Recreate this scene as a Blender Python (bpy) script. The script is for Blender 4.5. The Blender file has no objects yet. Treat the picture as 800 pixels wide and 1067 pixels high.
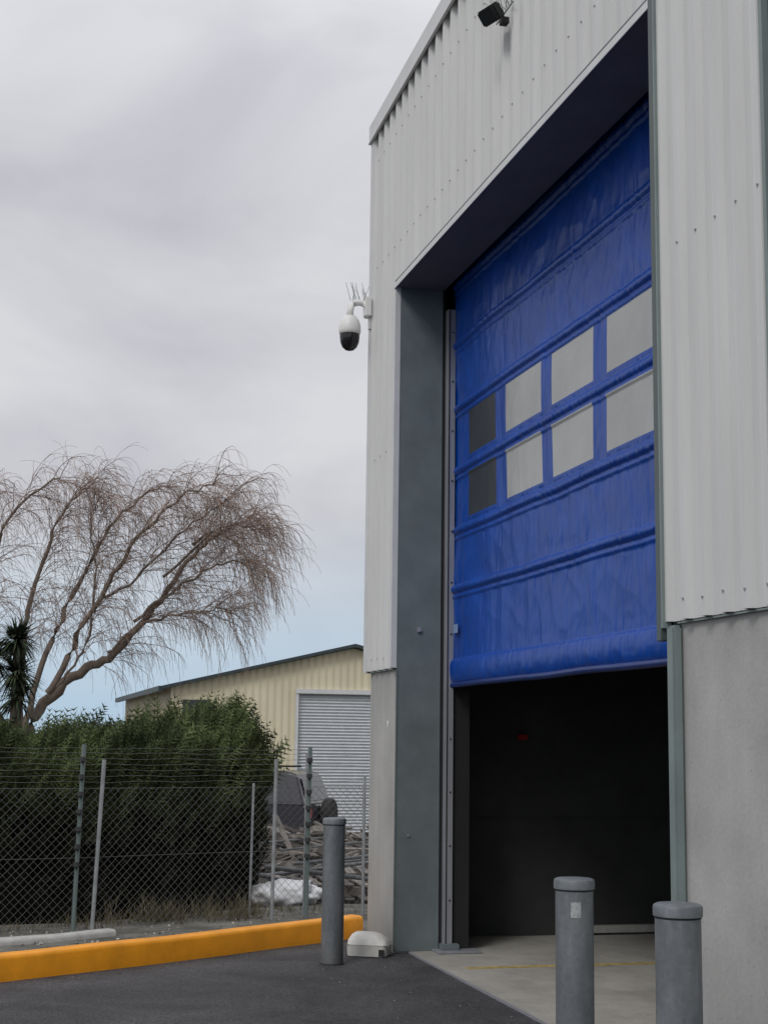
import bpy, bmesh, math, random
from mathutils import Vector, noise, Matrix
R=random.Random(7)
sc=bpy.context.scene
# ------------------------------------------------------------ materials
def new_mat(name):
    m=bpy.data.materials.new(name); m.use_nodes=True
    return m, m.node_tree, m.node_tree.nodes['Principled BSDF']
def mat(name,c,rough=.6,metal=0,var=.15,scale=4,stretch=(1,1,1),bump=0,bscale=60,spec=.5,c2=None,coat=0,detail=4,island=False,zdark=None,flat=False):
    m,nt,b=new_mat(name)
    N=nt.nodes.new; L=nt.links.new
    tc=N('ShaderNodeTexCoord'); mp=N('ShaderNodeMapping'); mp.inputs['Scale'].default_value=stretch
    L(tc.outputs['Object'],mp.inputs['Vector'])
    nz=N('ShaderNodeTexNoise'); nz.inputs['Scale'].default_value=scale; nz.inputs['Detail'].default_value=detail; nz.inputs['Roughness'].default_value=.65
    L(mp.outputs[0],nz.inputs['Vector'])
    cr=N('ShaderNodeValToRGB'); 
    lo=[max(0,x*(1-var)) for x in c]; hi=[min(1,x*(1+var)) for x in (c2 or c)]
    cr.color_ramp.elements[0].position=.3; cr.color_ramp.elements[1].position=.7
    cr.color_ramp.elements[0].color=(*lo,1); cr.color_ramp.elements[1].color=(*hi,1)
    L(nz.outputs['Fac'],cr.inputs[0])
    out=cr.outputs[0]
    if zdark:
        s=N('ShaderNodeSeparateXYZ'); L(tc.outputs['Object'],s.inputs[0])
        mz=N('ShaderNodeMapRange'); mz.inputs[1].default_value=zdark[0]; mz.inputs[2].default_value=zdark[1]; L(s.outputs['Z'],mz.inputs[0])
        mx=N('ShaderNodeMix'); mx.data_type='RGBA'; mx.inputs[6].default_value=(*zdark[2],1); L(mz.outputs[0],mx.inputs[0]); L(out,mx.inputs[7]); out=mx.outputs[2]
    if island:
        g=N('ShaderNodeNewGeometry'); mr=N('ShaderNodeMapRange'); mr.inputs[3].default_value=.5; mr.inputs[4].default_value=1.55
        L(g.outputs['Random Per Island'],mr.inputs[0])
        vm=N('ShaderNodeVectorMath'); vm.operation='SCALE'
        L(out,vm.inputs[0]); L(mr.outputs[0],vm.inputs['Scale']); out=vm.outputs[0]
    L(out,b.inputs['Base Color'])
    b.inputs['Roughness'].default_value=rough; b.inputs['Metallic'].default_value=metal
    b.inputs['Specular IOR Level'].default_value=spec
    b.inputs['Coat Weight'].default_value=coat
    if bump>0:
        n2=N('ShaderNodeTexNoise'); n2.inputs['Scale'].default_value=bscale; n2.inputs['Detail'].default_value=3
        L(tc.outputs['Object'],n2.inputs['Vector'])
        bp=N('ShaderNodeBump'); bp.inputs['Strength'].default_value=bump; bp.inputs['Distance'].default_value=.01
        L(n2.outputs['Fac'],bp.inputs['Height']); L(bp.outputs[0],b.inputs['Normal'])
    return m
M={}
M['clad']=mat('cladding_paint',(.62,.625,.615),rough=.5,var=.08,scale=1.4,stretch=(3,3,.35),bump=.05,bscale=6,detail=6)
M['flash']=mat('flashing_pale',(.62,.625,.625),rough=.5,var=.06)
M['green']=mat('steel_greygreen',(.15,.18,.185),rough=.5,var=.18,scale=3,bump=.05,bscale=20,detail=7)
M['pipe']=mat('downpipe_green',(.20,.245,.24),rough=.5,var=.12,scale=3)
M['dgreen']=mat('flashing_dark_green',(.07,.095,.09),rough=.45,var=.1)
M['soffit']=mat('soffit_grey',(.12,.12,.14),rough=.7,var=.12)
M['track']=mat('track_galv',(.34,.35,.38),rough=.45,metal=.3,var=.12,scale=8,stretch=(1,1,.2))
M['black']=mat('black_rubber',(.015,.015,.016),rough=.7)
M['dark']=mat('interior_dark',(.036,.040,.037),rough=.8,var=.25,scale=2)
M['white']=mat('white_plastic',(.74,.74,.72),rough=.4,var=.05)
M['whitedirty']=mat('bait_plastic',(.70,.69,.64),rough=.5,var=.12,scale=14)
M['smoke']=mat('smoked_dome',(.012,.012,.014),rough=.1,var=0)
M['galvw']=mat('fence_wire',(.15,.15,.15),rough=.6,metal=.2,var=.1)
M['fpost']=mat('fence_post_steel',(.19,.20,.205),rough=.6,metal=.2,var=.25,scale=10)
M['orange']=mat('orange_kerb_paint',(.86,.335,.012),rough=.55,var=.14,scale=5,bump=.14,bscale=25,detail=8)
M['kerb']=mat('concrete_kerb_mat',(.42,.42,.40),rough=.85,var=.2,scale=9,bump=.2)
M['stone']=mat('gravel_mat',(.25,.24,.22),rough=.9,var=.4,scale=3,island=True)
M['red']=mat('red_plastic',(.35,.02,.02),rough=.4)
M['yellow']=mat('faded_yellow_line',(.42,.32,.12),rough=.8,var=.4,scale=12)
M['label']=mat('label_grey',(.22,.32,.50),rough=.5)
M['labelp']=mat('label_pale',(.38,.40,.40),rough=.5,scale=60,var=.3)
M['brownwall']=mat('shed_side',(.20,.165,.12),rough=.7,var=.1)
M['roofdark']=mat('shed_roof',(.035,.05,.055),rough=.5)
M['roller']=mat('roller_door_grey',(.56,.58,.60),rough=.5,var=.06)
M['carpaint']=mat('car_paint_dark',(.022,.022,.03),rough=.25,coat=.6,var=.05)
M['glass']=mat('car_glass',(.03,.035,.04),rough=.06,var=0,spec=.8)
M['tyre']=mat('tyre',(.02,.02,.02),rough=.85)
M['bark']=mat('willow_bark',(.16,.125,.10),rough=.9,var=.3,scale=5,bump=.3,bscale=30)
M['twig']=mat('willow_twig',(.26,.19,.155),rough=.9,var=.3,scale=1.5,detail=2)
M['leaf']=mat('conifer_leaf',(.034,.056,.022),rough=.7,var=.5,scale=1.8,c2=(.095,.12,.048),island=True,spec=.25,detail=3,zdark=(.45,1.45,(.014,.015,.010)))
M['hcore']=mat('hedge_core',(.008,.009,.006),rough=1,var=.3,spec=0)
M['cabb']=mat('cabbage_leaf',(.03,.045,.02),rough=.6,var=.3,island=True)
M['straw']=mat('dry_grass',(.10,.085,.05),rough=.9,var=.45,scale=3,island=True)
M['timber']=mat('scrap_timber',(.16,.145,.13),rough=.9,var=.5,scale=1.2,island=True)
M['bag']=mat('white_bag',(.65,.66,.68),rough=.6,var=.1)
M['deadleaf']=mat('dead_leaf',(.16,.10,.05),rough=.9,var=.4,island=True)

def galv():
    m,nt,b=new_mat('galvanised_steel'); N=nt.nodes.new; L=nt.links.new
    tc=N('ShaderNodeTexCoord')
    v=N('ShaderNodeTexVoronoi'); v.inputs['Scale'].default_value=55; L(tc.outputs['Object'],v.inputs['Vector'])
    s=N('ShaderNodeSeparateColor'); L(v.outputs['Color'],s.inputs[0])
    mp=N('ShaderNodeMapping'); mp.inputs['Scale'].default_value=(12,12,3.0); L(tc.outputs['Object'],mp.inputs['Vector'])
    n=N('ShaderNodeTexNoise'); n.inputs['Scale'].default_value=1; n.inputs['Detail'].default_value=7; n.inputs['Roughness'].default_value=.65; L(mp.outputs[0],n.inputs['Vector'])
    cr=N('ShaderNodeValToRGB'); e=cr.color_ramp.elements; e[0].position=.28; e[0].color=(.125,.138,.15,1); e[1].position=.75; e[1].color=(.235,.25,.26,1)
    x=e.new(.5); x.color=(.165,.182,.195,1)
    L(n.outputs['Fac'],cr.inputs[0])
    mr=N('ShaderNodeMapRange'); mr.inputs[3].default_value=.92; mr.inputs[4].default_value=1.08; L(s.outputs[0],mr.inputs[0])
    vm=N('ShaderNodeVectorMath'); vm.operation='SCALE'; L(cr.outputs[0],vm.inputs[0]); L(mr.outputs[0],vm.inputs['Scale'])
    sp=N('ShaderNodeSeparateXYZ'); L(tc.outputs['Object'],sp.inputs[0])
    mz=N('ShaderNodeMapRange'); mz.inputs[1].default_value=.22; mz.inputs[2].default_value=.0; mz.inputs[3].default_value=0; mz.inputs[4].default_value=.7; L(sp.outputs['Z'],mz.inputs[0])
    mm=N('ShaderNodeMath'); mm.operation='MULTIPLY'; L(mz.outputs[0],mm.inputs[0]); L(n.outputs['Fac'],mm.inputs[1])
    mx=N('ShaderNodeMix'); mx.data_type='RGBA'; mx.inputs[7].default_value=(.10,.085,.06,1); L(vm.outputs[0],mx.inputs[6]); L(mm.outputs[0],mx.inputs[0])
    L(mx.outputs[2],b.inputs['Base Color']); b.inputs['Metallic'].default_value=.25
    rr_=N('ShaderNodeMapRange'); rr_.inputs[3].default_value=.38; rr_.inputs[4].default_value=.65; L(n.outputs['Fac'],rr_.inputs[0]); L(rr_.outputs[0],b.inputs['Roughness'])
    bp=N('ShaderNodeBump'); bp.inputs['Strength'].default_value=.1; bp.inputs['Distance'].default_value=.01; L(n.outputs['Fac'],bp.inputs['Height']); L(bp.outputs[0],b.inputs['Normal'])
    return m
M['galv']=galv()
def concrete(name,c,stain=.2,top=None):
    m,nt,b=new_mat(name); N=nt.nodes.new; L=nt.links.new
    tc=N('ShaderNodeTexCoord')
    n1=N('ShaderNodeTexNoise'); n1.inputs['Scale'].default_value=1.3; n1.inputs['Detail'].default_value=7; n1.inputs['Roughness'].default_value=.6
    L(tc.outputs['Object'],n1.inputs['Vector'])
    n2=N('ShaderNodeTexNoise'); n2.inputs['Scale'].default_value=45; n2.inputs['Detail'].default_value=4
    L(tc.outputs['Object'],n2.inputs['Vector'])
    mp=N('ShaderNodeMapping'); mp.inputs['Scale'].default_value=(6,6,.6); L(tc.outputs['Object'],mp.inputs['Vector'])
    n3=N('ShaderNodeTexNoise'); n3.inputs['Scale'].default_value=1; n3.inputs['Detail'].default_value=5; L(mp.outputs[0],n3.inputs['Vector'])
    a3=N('ShaderNodeMath'); a3.operation='MULTIPLY'; a3.inputs[1].default_value=.2; L(n3.outputs['Fac'],a3.inputs[0])
    a=N('ShaderNodeMath'); a.operation='MULTIPLY_ADD'; a.inputs[1].default_value=.6; L(n1.outputs['Fac'],a.inputs[0]); L(a3.outputs[0],a.inputs[2])
    a2=N('ShaderNodeMath'); a2.operation='MULTIPLY_ADD'; a2.inputs[1].default_value=.2; L(n2.outputs['Fac'],a2.inputs[0]); L(a.outputs[0],a2.inputs[2])
    cr=N('ShaderNodeValToRGB'); cr.color_ramp.elements[0].position=.36; cr.color_ramp.elements[1].position=.62
    cr.color_ramp.elements[0].color=(*[x*(1-stain) for x in c],1); cr.color_ramp.elements[1].color=(*[x*(1+stain*.5) for x in c],1)
    L(a2.outputs[0],cr.inputs[0])
    out=cr.outputs[0]
    if top:
        s=N('ShaderNodeSeparateXYZ'); L(tc.outputs['Object'],s.inputs[0])
        mz=N('ShaderNodeMapRange'); mz.inputs[1].default_value=.30; mz.inputs[2].default_value=.0; mz.inputs[3].default_value=0; mz.inputs[4].default_value=.75; L(s.outputs['Z'],mz.inputs[0])
        mm=N('ShaderNodeMath'); mm.operation='MULTIPLY'; L(mz.outputs[0],mm.inputs[0]); L(n3.outputs['Fac'],mm.inputs[1])
        mx0=N('ShaderNodeMix'); mx0.data_type='RGBA'; mx0.inputs[7].default_value=(.12,.12,.11,1); L(out,mx0.inputs[6]); L(mm.outputs[0],mx0.inputs[0]); out=mx0.outputs[2]
    v=N('ShaderNodeTexVoronoi'); v.inputs['Scale'].default_value=16; L(tc.outputs['Object'],v.inputs['Vector'])
    lt=N('ShaderNodeMath'); lt.operation='LESS_THAN'; lt.inputs[1].default_value=.055; L(v.outputs['Distance'],lt.inputs[0])
    mx=N('ShaderNodeMix'); mx.data_type='RGBA'; mx.inputs[7].default_value=(*[x*.5 for x in c],1); L(out,mx.inputs[6]); L(lt.outputs[0],mx.inputs[0])
    L(mx.outputs[2],b.inputs['Base Color'])
    b.inputs['Roughness'].default_value=.85; b.inputs['Specular IOR Level'].default_value=.3
    bp=N('ShaderNodeBump'); bp.inputs['Strength'].default_value=.18; bp.inputs['Distance'].default_value=.006
    L(n2.outputs['Fac'],bp.inputs['Height']); L(bp.outputs[0],b.inputs['Normal'])
    return m
M['conc']=concrete('precast_concrete',(.43,.43,.415),.24,True)
M['floor']=concrete('concrete_floor',(.37,.355,.32),.3)

def asphalt():
    m,nt,b=new_mat('asphalt'); N=nt.nodes.new; L=nt.links.new
    tc=N('ShaderNodeTexCoord')
    n1=N('ShaderNodeTexNoise'); n1.inputs['Scale'].default_value=1.1; n1.inputs['Detail'].default_value=7; n1.inputs['Roughness'].default_value=.65; n1.inputs['Distortion'].default_value=.5; L(tc.outputs['Object'],n1.inputs['Vector'])
    v=N('ShaderNodeTexVoronoi'); v.inputs['Scale'].default_value=110; L(tc.outputs['Object'],v.inputs['Vector'])
    cr=N('ShaderNodeValToRGB'); cr.color_ramp.elements[0].position=.35; cr.color_ramp.elements[1].position=.68
    cr.color_ramp.elements[0].color=(.032,.032,.035,1); cr.color_ramp.elements[1].color=(.070,.070,.073,1)
    L(n1.outputs['Fac'],cr.inputs[0])
    sep=N('ShaderNodeSeparateColor'); L(v.outputs['Color'],sep.inputs[0])
    mr=N('ShaderNodeMapRange'); mr.inputs[3].default_value=.5; mr.inputs[4].default_value=1.7; L(sep.outputs[0],mr.inputs[0])
    vm=N('ShaderNodeVectorMath'); vm.operation='SCALE'; L(cr.outputs[0],vm.inputs[0]); L(mr.outputs[0],vm.inputs['Scale'])
    L(vm.outputs[0],b.inputs['Base Color'])
    b.inputs['Roughness'].default_value=.8; b.inputs['Specular IOR Level'].default_value=.35
    bp=N('ShaderNodeBump'); bp.inputs['Strength'].default_value=.5; bp.inputs['Distance'].default_value=.006
    L(v.outputs['Distance'],bp.inputs['Height']); L(bp.outputs[0],b.inputs['Normal'])
    return m
M['asphalt']=asphalt()
M['ground']=mat('ground_soil',(.08,.077,.065),rough=.95,var=.45,scale=2.5,c2=(.135,.13,.11),bump=.6,bscale=25)

def vinyl():
    m,nt,b=new_mat('blue_vinyl'); N=nt.nodes.new; L=nt.links.new
    tc=N('ShaderNodeTexCoord')
    mp=N('ShaderNodeMapping'); mp.inputs['Scale'].default_value=(12,12,2.4); L(tc.outputs['Object'],mp.inputs['Vector'])
    n1=N('ShaderNodeTexNoise'); n1.inputs['Scale'].default_value=1; n1.inputs['Detail'].default_value=4; n1.inputs['Distortion'].default_value=1.2; L(mp.outputs[0],n1.inputs['Vector'])
    n2=N('ShaderNodeTexNoise'); n2.inputs['Scale'].default_value=2.5; n2.inputs['Detail'].default_value=4; L(tc.outputs['Object'],n2.inputs['Vector'])
    cr=N('ShaderNodeValToRGB'); cr.color_ramp.elements[0].position=.3; cr.color_ramp.elements[1].position=.7
    cr.color_ramp.elements[0].color=(.002,.050,.30,1); cr.color_ramp.elements[1].color=(.003,.066,.39,1)
    L(n2.outputs['Fac'],cr.inputs[0]); L(cr.outputs[0],b.inputs['Base Color'])
    b.inputs['Roughness'].default_value=.33; b.inputs['Specular IOR Level'].default_value=.30
    bp=N('ShaderNodeBump'); bp.inputs['Strength'].default_value=.4; bp.inputs['Distance'].default_value=.015
    L(n1.outputs['Fac'],bp.inputs['Height']); L(bp.outputs[0],b.inputs['Normal'])
    return m
M['vinyl']=vinyl()
M['win']=mat('vinyl_window_baked_bright',(.37,.38,.375),rough=.2,var=.12,scale=1.5,bump=.12,bscale=4)  # brightness showing in the panes is put into the base colour
M['windark']=mat('vinyl_window_baked_dark',(.035,.04,.05),rough=.25,var=.2,scale=3,bump=.10,bscale=5)  # first pane: dark interior behind it put into the base colour

def corr(name,c,scale,axis='X'):
    m,nt,b=new_mat(name); N=nt.nodes.new; L=nt.links.new
    tc=N('ShaderNodeTexCoord'); w=N('ShaderNodeTexWave'); w.bands_direction=axis; w.inputs['Scale'].default_value=scale
    L(tc.outputs['Object'],w.inputs['Vector'])
    bp=N('ShaderNodeBump'); bp.inputs['Strength'].default_value=.8; bp.inputs['Distance'].default_value=.03
    L(w.outputs['Fac'],bp.inputs['Height']); L(bp.outputs[0],b.inputs['Normal'])
    n=N('ShaderNodeTexNoise'); n.inputs['Scale'].default_value=.8; n.inputs['Detail'].default_value=4; L(tc.outputs['Object'],n.inputs['Vector'])
    cr=N('ShaderNodeValToRGB'); cr.color_ramp.elements[0].position=.3; cr.color_ramp.elements[1].position=.7
    cr.color_ramp.elements[0].color=(*[x*.9 for x in c],1); cr.color_ramp.elements[1].color=(*[x*1.05 for x in c],1)
    L(n.outputs['Fac'],cr.inputs[0]); L(cr.outputs[0],b.inputs['Base Color']); b.inputs['Roughness'].default_value=.6
    return m
M['cream']=corr('cream_cladding',(.72,.65,.46),1.6,'Y')

# ------------------------------------------------------------ helpers
def link(o,parent=None):
    sc.collection.objects.link(o)
    if parent: o.parent=parent
    return o
def empty(name,loc=(0,0,0),rz=0):
    o=bpy.data.objects.new(name,None); o.location=loc; o.rotation_euler=(0,0,rz); o.empty_display_size=.2
    return link(o)
def mesh(name,vs,fs,mats,parent=None,smooth=False,midx=None):
    me=bpy.data.meshes.new(name); me.from_pydata([tuple(v) for v in vs],[],fs); 
    if not isinstance(mats,(list,tuple)): mats=[mats]
    for m in mats: me.materials.append(m)
    if midx: me.polygons.foreach_set('material_index',midx)
    if smooth: me.polygons.foreach_set('use_smooth',[True]*len(me.polygons))
    me.update()
    return link(bpy.data.objects.new(name,me),parent)
def box(name,x0,x1,y0,y1,z0,z1,m,parent=None,bev=0,seg=2):
    bm=bmesh.new(); r=bmesh.ops.create_cube(bm,size=1)
    for v in bm.verts:
        v.co=Vector((x0+(v.co.x+.5)*(x1-x0),y0+(v.co.y+.5)*(y1-y0),z0+(v.co.z+.5)*(z1-z0)))
    if bev: bmesh.ops.bevel(bm,geom=bm.edges[:],offset=bev,segments=seg,affect='EDGES')
    me=bpy.data.meshes.new(name); bm.to_mesh(me); bm.free(); me.materials.append(m)
    return link(bpy.data.objects.new(name,me),parent)
def lathe(name,prof,m,parent=None,n=40,loc=(0,0,0),smooth=True):
    vs=[];fs=[]
    for r,z in prof:
        for i in range(n):
            a=2*math.pi*i/n; vs.append((loc[0]+r*math.cos(a),loc[1]+r*math.sin(a),loc[2]+z))
    for k in range(len(prof)-1):
        for i in range(n):
            j=(i+1)%n; fs.append((k*n+i,k*n+j,(k+1)*n+j,(k+1)*n+i))
    fs.append(tuple(reversed(range(n)))); fs.append(tuple((len(prof)-1)*n+i for i in range(n)))
    o=mesh(name,vs,fs,m,parent)
    for p in o.data.polygons[:-2]: p.use_smooth=smooth
    try: o.data.set_sharp_from_angle(angle=math.radians(40))
    except Exception: pass
    return o
class Tubes:
    def __init__(s): s.v=[];s.f=[]
    def add(s,pts,r0,r1=None,n=3,cap=False):
        if r1 is None:r1=r0
        k=len(pts); base=len(s.v)
        for i,p in enumerate(pts):
            a=Vector(pts[max(0,i-1)]); b=Vector(pts[min(k-1,i+1)]); d=(b-a)
            if d.length<1e-7:d=Vector((0,0,1))
            d.normalize()
            ref=Vector((0,0,1)) if abs(d.z)<.9 else Vector((1,0,0))
            x=d.cross(ref).normalized(); y=d.cross(x)
            r=r0+(r1-r0)*i/(k-1)
            for j in range(n):
                an=2*math.pi*j/n
                s.v.append(Vector(p)+x*(r*math.cos(an))+y*(r*math.sin(an)))
        for i in range(k-1):
            for j in range(n):
                j2=(j+1)%n; s.f.append((base+i*n+j,base+i*n+j2,base+(i+1)*n+j2,base+(i+1)*n+j))
        if cap:
            s.f.append(tuple(base+j for j in range(n))); s.f.append(tuple(base+(k-1)*n+j for j in range(n)))
    def obj(s,name,m,parent=None,smooth=True): return mesh(name,s.v,s.f,m,parent,smooth)
def plates(items):
    vs=[];fs=[]
    from mathutils import Euler
    for c,sz,eu in items:
        rm=Euler(eu).to_matrix(); b=len(vs)
        for dx in(-.5,.5):
            for dy in(-.5,.5):
                for dz in(-.5,.5): vs.append(Vector(c)+rm@Vector((dx*sz[0],dy*sz[1],dz*sz[2])))
        for f in((0,1,3,2),(4,6,7,5),(0,4,5,1),(2,3,7,6),(0,2,6,4),(1,5,7,3)): fs.append(tuple(b+i for i in f))
    return vs,fs

# ------------------------------------------------------------ warehouse (local: x=q toward camera, y=t into building)
A=(.09,11.92,0); RZ=math.atan2(-.967,.2545)
B=empty('warehouse_building',A,RZ)
QL=-.885; QR=14.; OW=4.99; OH=5.39; CB=2.22
SX=6.10
def ztop(q): return 7.12+.045*(q+.9)
def cladding(name,q0,q1,zb,zt,t0=-.02,parent=B):
    pr=[(0,0),(.045,0),(.05,-.004),(.062,-.004),(.067,0),(.112,0),(.126,-.034),(.170,-.034),(.184,0)]
    P=.196; pts=[]
    q=math.floor(q0/P)*P
    while q<q1:
        for a,b in pr:
            x=q+a
            if q0<x<q1: pts.append((x,t0+b))
        q+=P
    pts=[(q0,pts[0][1])]+pts+[(q1,pts[-1][1])]
    vs=[];fs=[]
    for x,y in pts:
        vs.append((x,y,zb)); vs.append((x,y,zt(x) if callable(zt) else zt))
    for i in range(len(pts)-1): fs.append((2*i,2*i+2,2*i+3,2*i+1))
    o=mesh(name,vs,fs,M['clad'],parent)
    sm=o.modifiers.new('thick','SOLIDIFY'); sm.thickness=.003; sm.offset=1
    return o
cladding('cladding_left',QL-.01,-.012,CB,OH)
cladding('cladding_upper',QL-.01,OW+.06,OH,ztop)
cladding('cladding_right',OW+.06,SX,CB,ztop)
cladding('cladding_far_right',SX+.42,QR,CB,ztop)
box('corner_flashing',QL-.025,QL+.075,-.0615,-.0545,CB-.01,ztop(QL),M['flash'],B)
box('corner_flashing_side',QL-.029,QL-.0255,-.0615,.15,CB-.01,ztop(QL)-.01,M['flash'],B)
def sloped(name,q0,q1,t0,t1,z0,z1,m):
    vs=[]
    for q in(q0,q1):
        for t in(t0,t1):
            for z in(z0,z1): vs.append((q,t,ztop(q)+z))
    fs=[(0,1,3,2),(4,6,7,5),(0,4,5,1),(2,3,7,6),(0,2,6,4),(1,5,7,3)]
    return mesh(name,vs,fs,m,B)
sloped('barge_flashing',QL-.035,QR,-.080,-.063,-.12,.05,M['flash'])
sloped('barge_lip',QL-.035,QR,-.087,-.0805,-.12,-.102,M['flash'])
sloped('roof_sheet',QL-.05,QR,-.063,12,.0,.04,M['flash'])
def wall(name,q0,q1,z0,z1,m,t0=-.0,t1=.15):
    return box(name,q0,q1,t0,t1,z0,z1,m,B,bev=.006,seg=1)
wall('concrete_panel_left',QL,-.012,-.3,CB+.1,M['conc'])
wall('concrete_panel_right',OW+.11,9.2,-.3,CB+.1,M['conc'])
wall('concrete_panel_far',9.22,QR,-.3,CB+.1,M['conc'])
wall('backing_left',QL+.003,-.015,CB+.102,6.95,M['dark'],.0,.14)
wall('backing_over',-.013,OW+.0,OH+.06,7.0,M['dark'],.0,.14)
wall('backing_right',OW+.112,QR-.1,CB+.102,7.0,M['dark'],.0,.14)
box('door_column',-.010,.0,-.012,.355,0.012,OH+.02,M['green'],B)
box('column_corner_flashing',-.045,.004,-.059,-.0125,CB,OH+.012,M['flash'],B)
box('column_edge_lower',-.011,.006,-.012,-.004,.014,CB-.01,M['green'],B)
box('column_recess',-.03,-.0105,.356,.385,.012,5.9,M['black'],B)
box('door_track',-.02,.05,.386,.455,.02,5.22,M['track'],B,bev=.004)
box('door_track_lip',.051,.056,.396,.404,.02,5.22,M['black'],B)
box('track_inner',-.06,.02,.47,.60,.02,5.9,M['black'],B)
bt=[((.004,.10+.0,.9),(.012,.018,.018),(0,0,0)),((.006,.17,2.53),(.03,.035,.035),(0.3,0,0))]
v,f=plates(bt); mesh('column_bolts',v,f,M['track'],B)
box('column_base_plate',-.005,.20,.30,.66,.012,.026,M['track'],B,bev=.004)
box('track_foot',.0,.10,.36,.50,.026,.07,M['green'],B,bev=.004)
it=[]
for i in range(12): it.append(((.052,.43,.4+i*.42),(.008,.012,.012),(0,0,0)))
v,f=plates(it); mesh('track_screws',v,f,M['black'],B)
box('soffit',-.01,OW+.02,-.060,.36,OH-.004,OH+.05,M['soffit'],B)
box('soffit_drip_edge',-.02,OW+.0,-.066,-.0605,OH-.016,OH+.03,M['flash'],B)
box('light_block_over_door',-.9,QR,.62,.70,5.0,7.0,M['dark'],B)  # unseen dark board added behind the door head to stop light leaks
box('right_jamb',OW+.0,OW+.012,-.012,.36,.012,OH-.006,M['dgreen'],B)
box('right_jamb_flashing',OW-.012,OW+.045,-.070,-.03,CB-.09,ztop(5)-.15,M['dgreen'],B,bev=.005)
box('right_jamb_flashing_edge',OW+.046,OW+.062,-.072,-.025,CB-.03,ztop(5)-.2,M['pipe'],B)
box('downpipe',OW+.06,OW+.14,-.055,-.003,.03,CB-.02,M['pipe'],B,bev=.012)
box('downpipe_strap',OW+.055,OW+.145,-.060,-.002,.55,.58,M['pipe'],B)
box('right_reveal_wall',OW+.013,OW+.109,.0,.36,.0,OH+.6,M['dgreen'],B)
box('right_track',OW-.05,OW+.02,.386,.455,.02,5.22,M['track'],B)
box('tall_flashing',SX,SX+.03,-.075,-.0,CB,ztop(6)-.15,M['pipe'],B)
box('tall_dark_panel',SX+.03,SX+.39,-.045,-.0,CB,ztop(6.1)-.2,M['dgreen'],B)
box('tall_flashing_b',SX+.39,SX+.42,-.075,-.0,CB,ztop(6)-.15,M['pipe'],B)
box('base_flashing_right',OW+.12,QR,-.022,-.004,CB-.012,CB-.004,M['pipe'],B)
box('base_flashing_left',QL-.01,-.06,-.022,-.004,CB-.012,CB-.004,M['pipe'],B)
it=[];P=.196
q=math.floor(-.9/P)*P
while q<8.5:
    x=q+.148
    for z in (CB+.09,4.03,5.75,6.75):
        if x<QL+.1: continue
        if -.1<x<OW+.08 and z<OH+.1: continue
        if SX-.05<x<SX+.45: continue
        it.append(((x,-.0575,z+R.uniform(-.006,.006)),(.011,.010,.011),(0,.4,0)))
    q+=P
v,f=plates(it); mesh('cladding_screws',v,f,M['track'],B)
box('side_wall_lower',QL,QL+.12,.151,12,-.9,CB+.1,M['conc'],B)
box('side_wall_upper',QL-.03,QL+.10,.151,12,CB+.101,6.99,M['clad'],B)
box('side_wall_lining',QL+.121,QL+.14,.152,11.9,.02,6.95,M['dark'],B)
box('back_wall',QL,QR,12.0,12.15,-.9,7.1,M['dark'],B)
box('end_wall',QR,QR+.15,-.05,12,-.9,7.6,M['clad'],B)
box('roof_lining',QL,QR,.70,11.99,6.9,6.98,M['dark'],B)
box('floor_slab',QL+.01,QR-.01,.12,11.95,-.6,.010,M['floor'],B)
box('floor_line',.86,.94,.30,3.6,.0105,.0145,M['yellow'],B)
box('floor_edge_angle',.03,OW,.105,.119,-.1,.012,M['track'],B)
box('skirting_rail',QL+.142,QL+.20,1.75,4.4,.03,.09,M['kerb'],B)
box('alarm_button',QL+.142,QL+.19,1.28,1.36,1.66,1.71,M['red'],B,bev=.005)
box('wall_rail',QL+.141,QL+.150,.9,11,.98,1.0,M['dark'],B)
# door curtain
seams=[2.86,3.34,3.84,4.36,4.90,5.42]
wins=[(.40,1.08),(1.32,2.06),(2.26,2.98),(3.20,3.92),(4.14,4.88)]
rows=[(3.42,3.78),(3.92,4.28)]
st=.02; sz=.01; q0=.02; nq=249; z0=2.10; nz_=382
T0=.462
def inwin(q,z,m=0):
    for i,(a,b) in enumerate(wins):
        if a-m<q<b+m:
            for c,d in rows:
                if c-m<z<d+m: return i+1
    return 0
def plateau(x,hw,e): return max(0,min(1,(hw+e-abs(x))/e))
vs=[];fs=[];mi=[]
for j in range(nz_):
    z=z0+j*sz
    for i in range(nq):
        q=q0+i*st
        o=0
        wob=noise.noise(Vector((q*1.5,0,z//.5)))*.006
        for s in seams:
            x=z-s-wob
            if abs(x)<.1:
                o-= .024*math.sqrt(max(0,1-(x/.032)**2)) if abs(x)<.032 else 0
                o-= .010*plateau(x+.062,.010,.008)
        if z<2.30: o-= .040*math.sqrt(max(0,1-((z-2.20)/.10)**2))
        near=min(abs(z-s) for s in seams+[2.27])
        panel=min(1,near/.10)
        m=.2 if inwin(q,z,.03) else 1
        w=noise.noise(Vector((q*7,z*1.1,3)))*.007+noise.noise(Vector((q*17+z*1.5,z*2.2,9)))*.0035
        dg=noise.noise(Vector((q*3.2+z*3.0,z*2.4-q*1.1,21))); w+=.010*(abs(dg)**.7)*(1 if z<3.35 or z>4.4 else .4)
        dg2=noise.noise(Vector((q*6-z*5.0,z*3.+q*.7,33))); w+=.005*abs(dg2)
        g=max(0,1-near/.22)
        pk=abs(noise.noise(Vector((q*22,z*2.5,5))))*.016*g
        o+=(w*panel+pk)*m
        o+=.010*math.sin(q*1.3+z*2)+noise.noise(Vector((q*.6,z*1.2,1)))*.012
        zz=z
        if j<3: zz=z+noise.noise(Vector((q*1.2,0,2)))*.012
        vs.append((q,T0+o-.006,zz))
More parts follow.
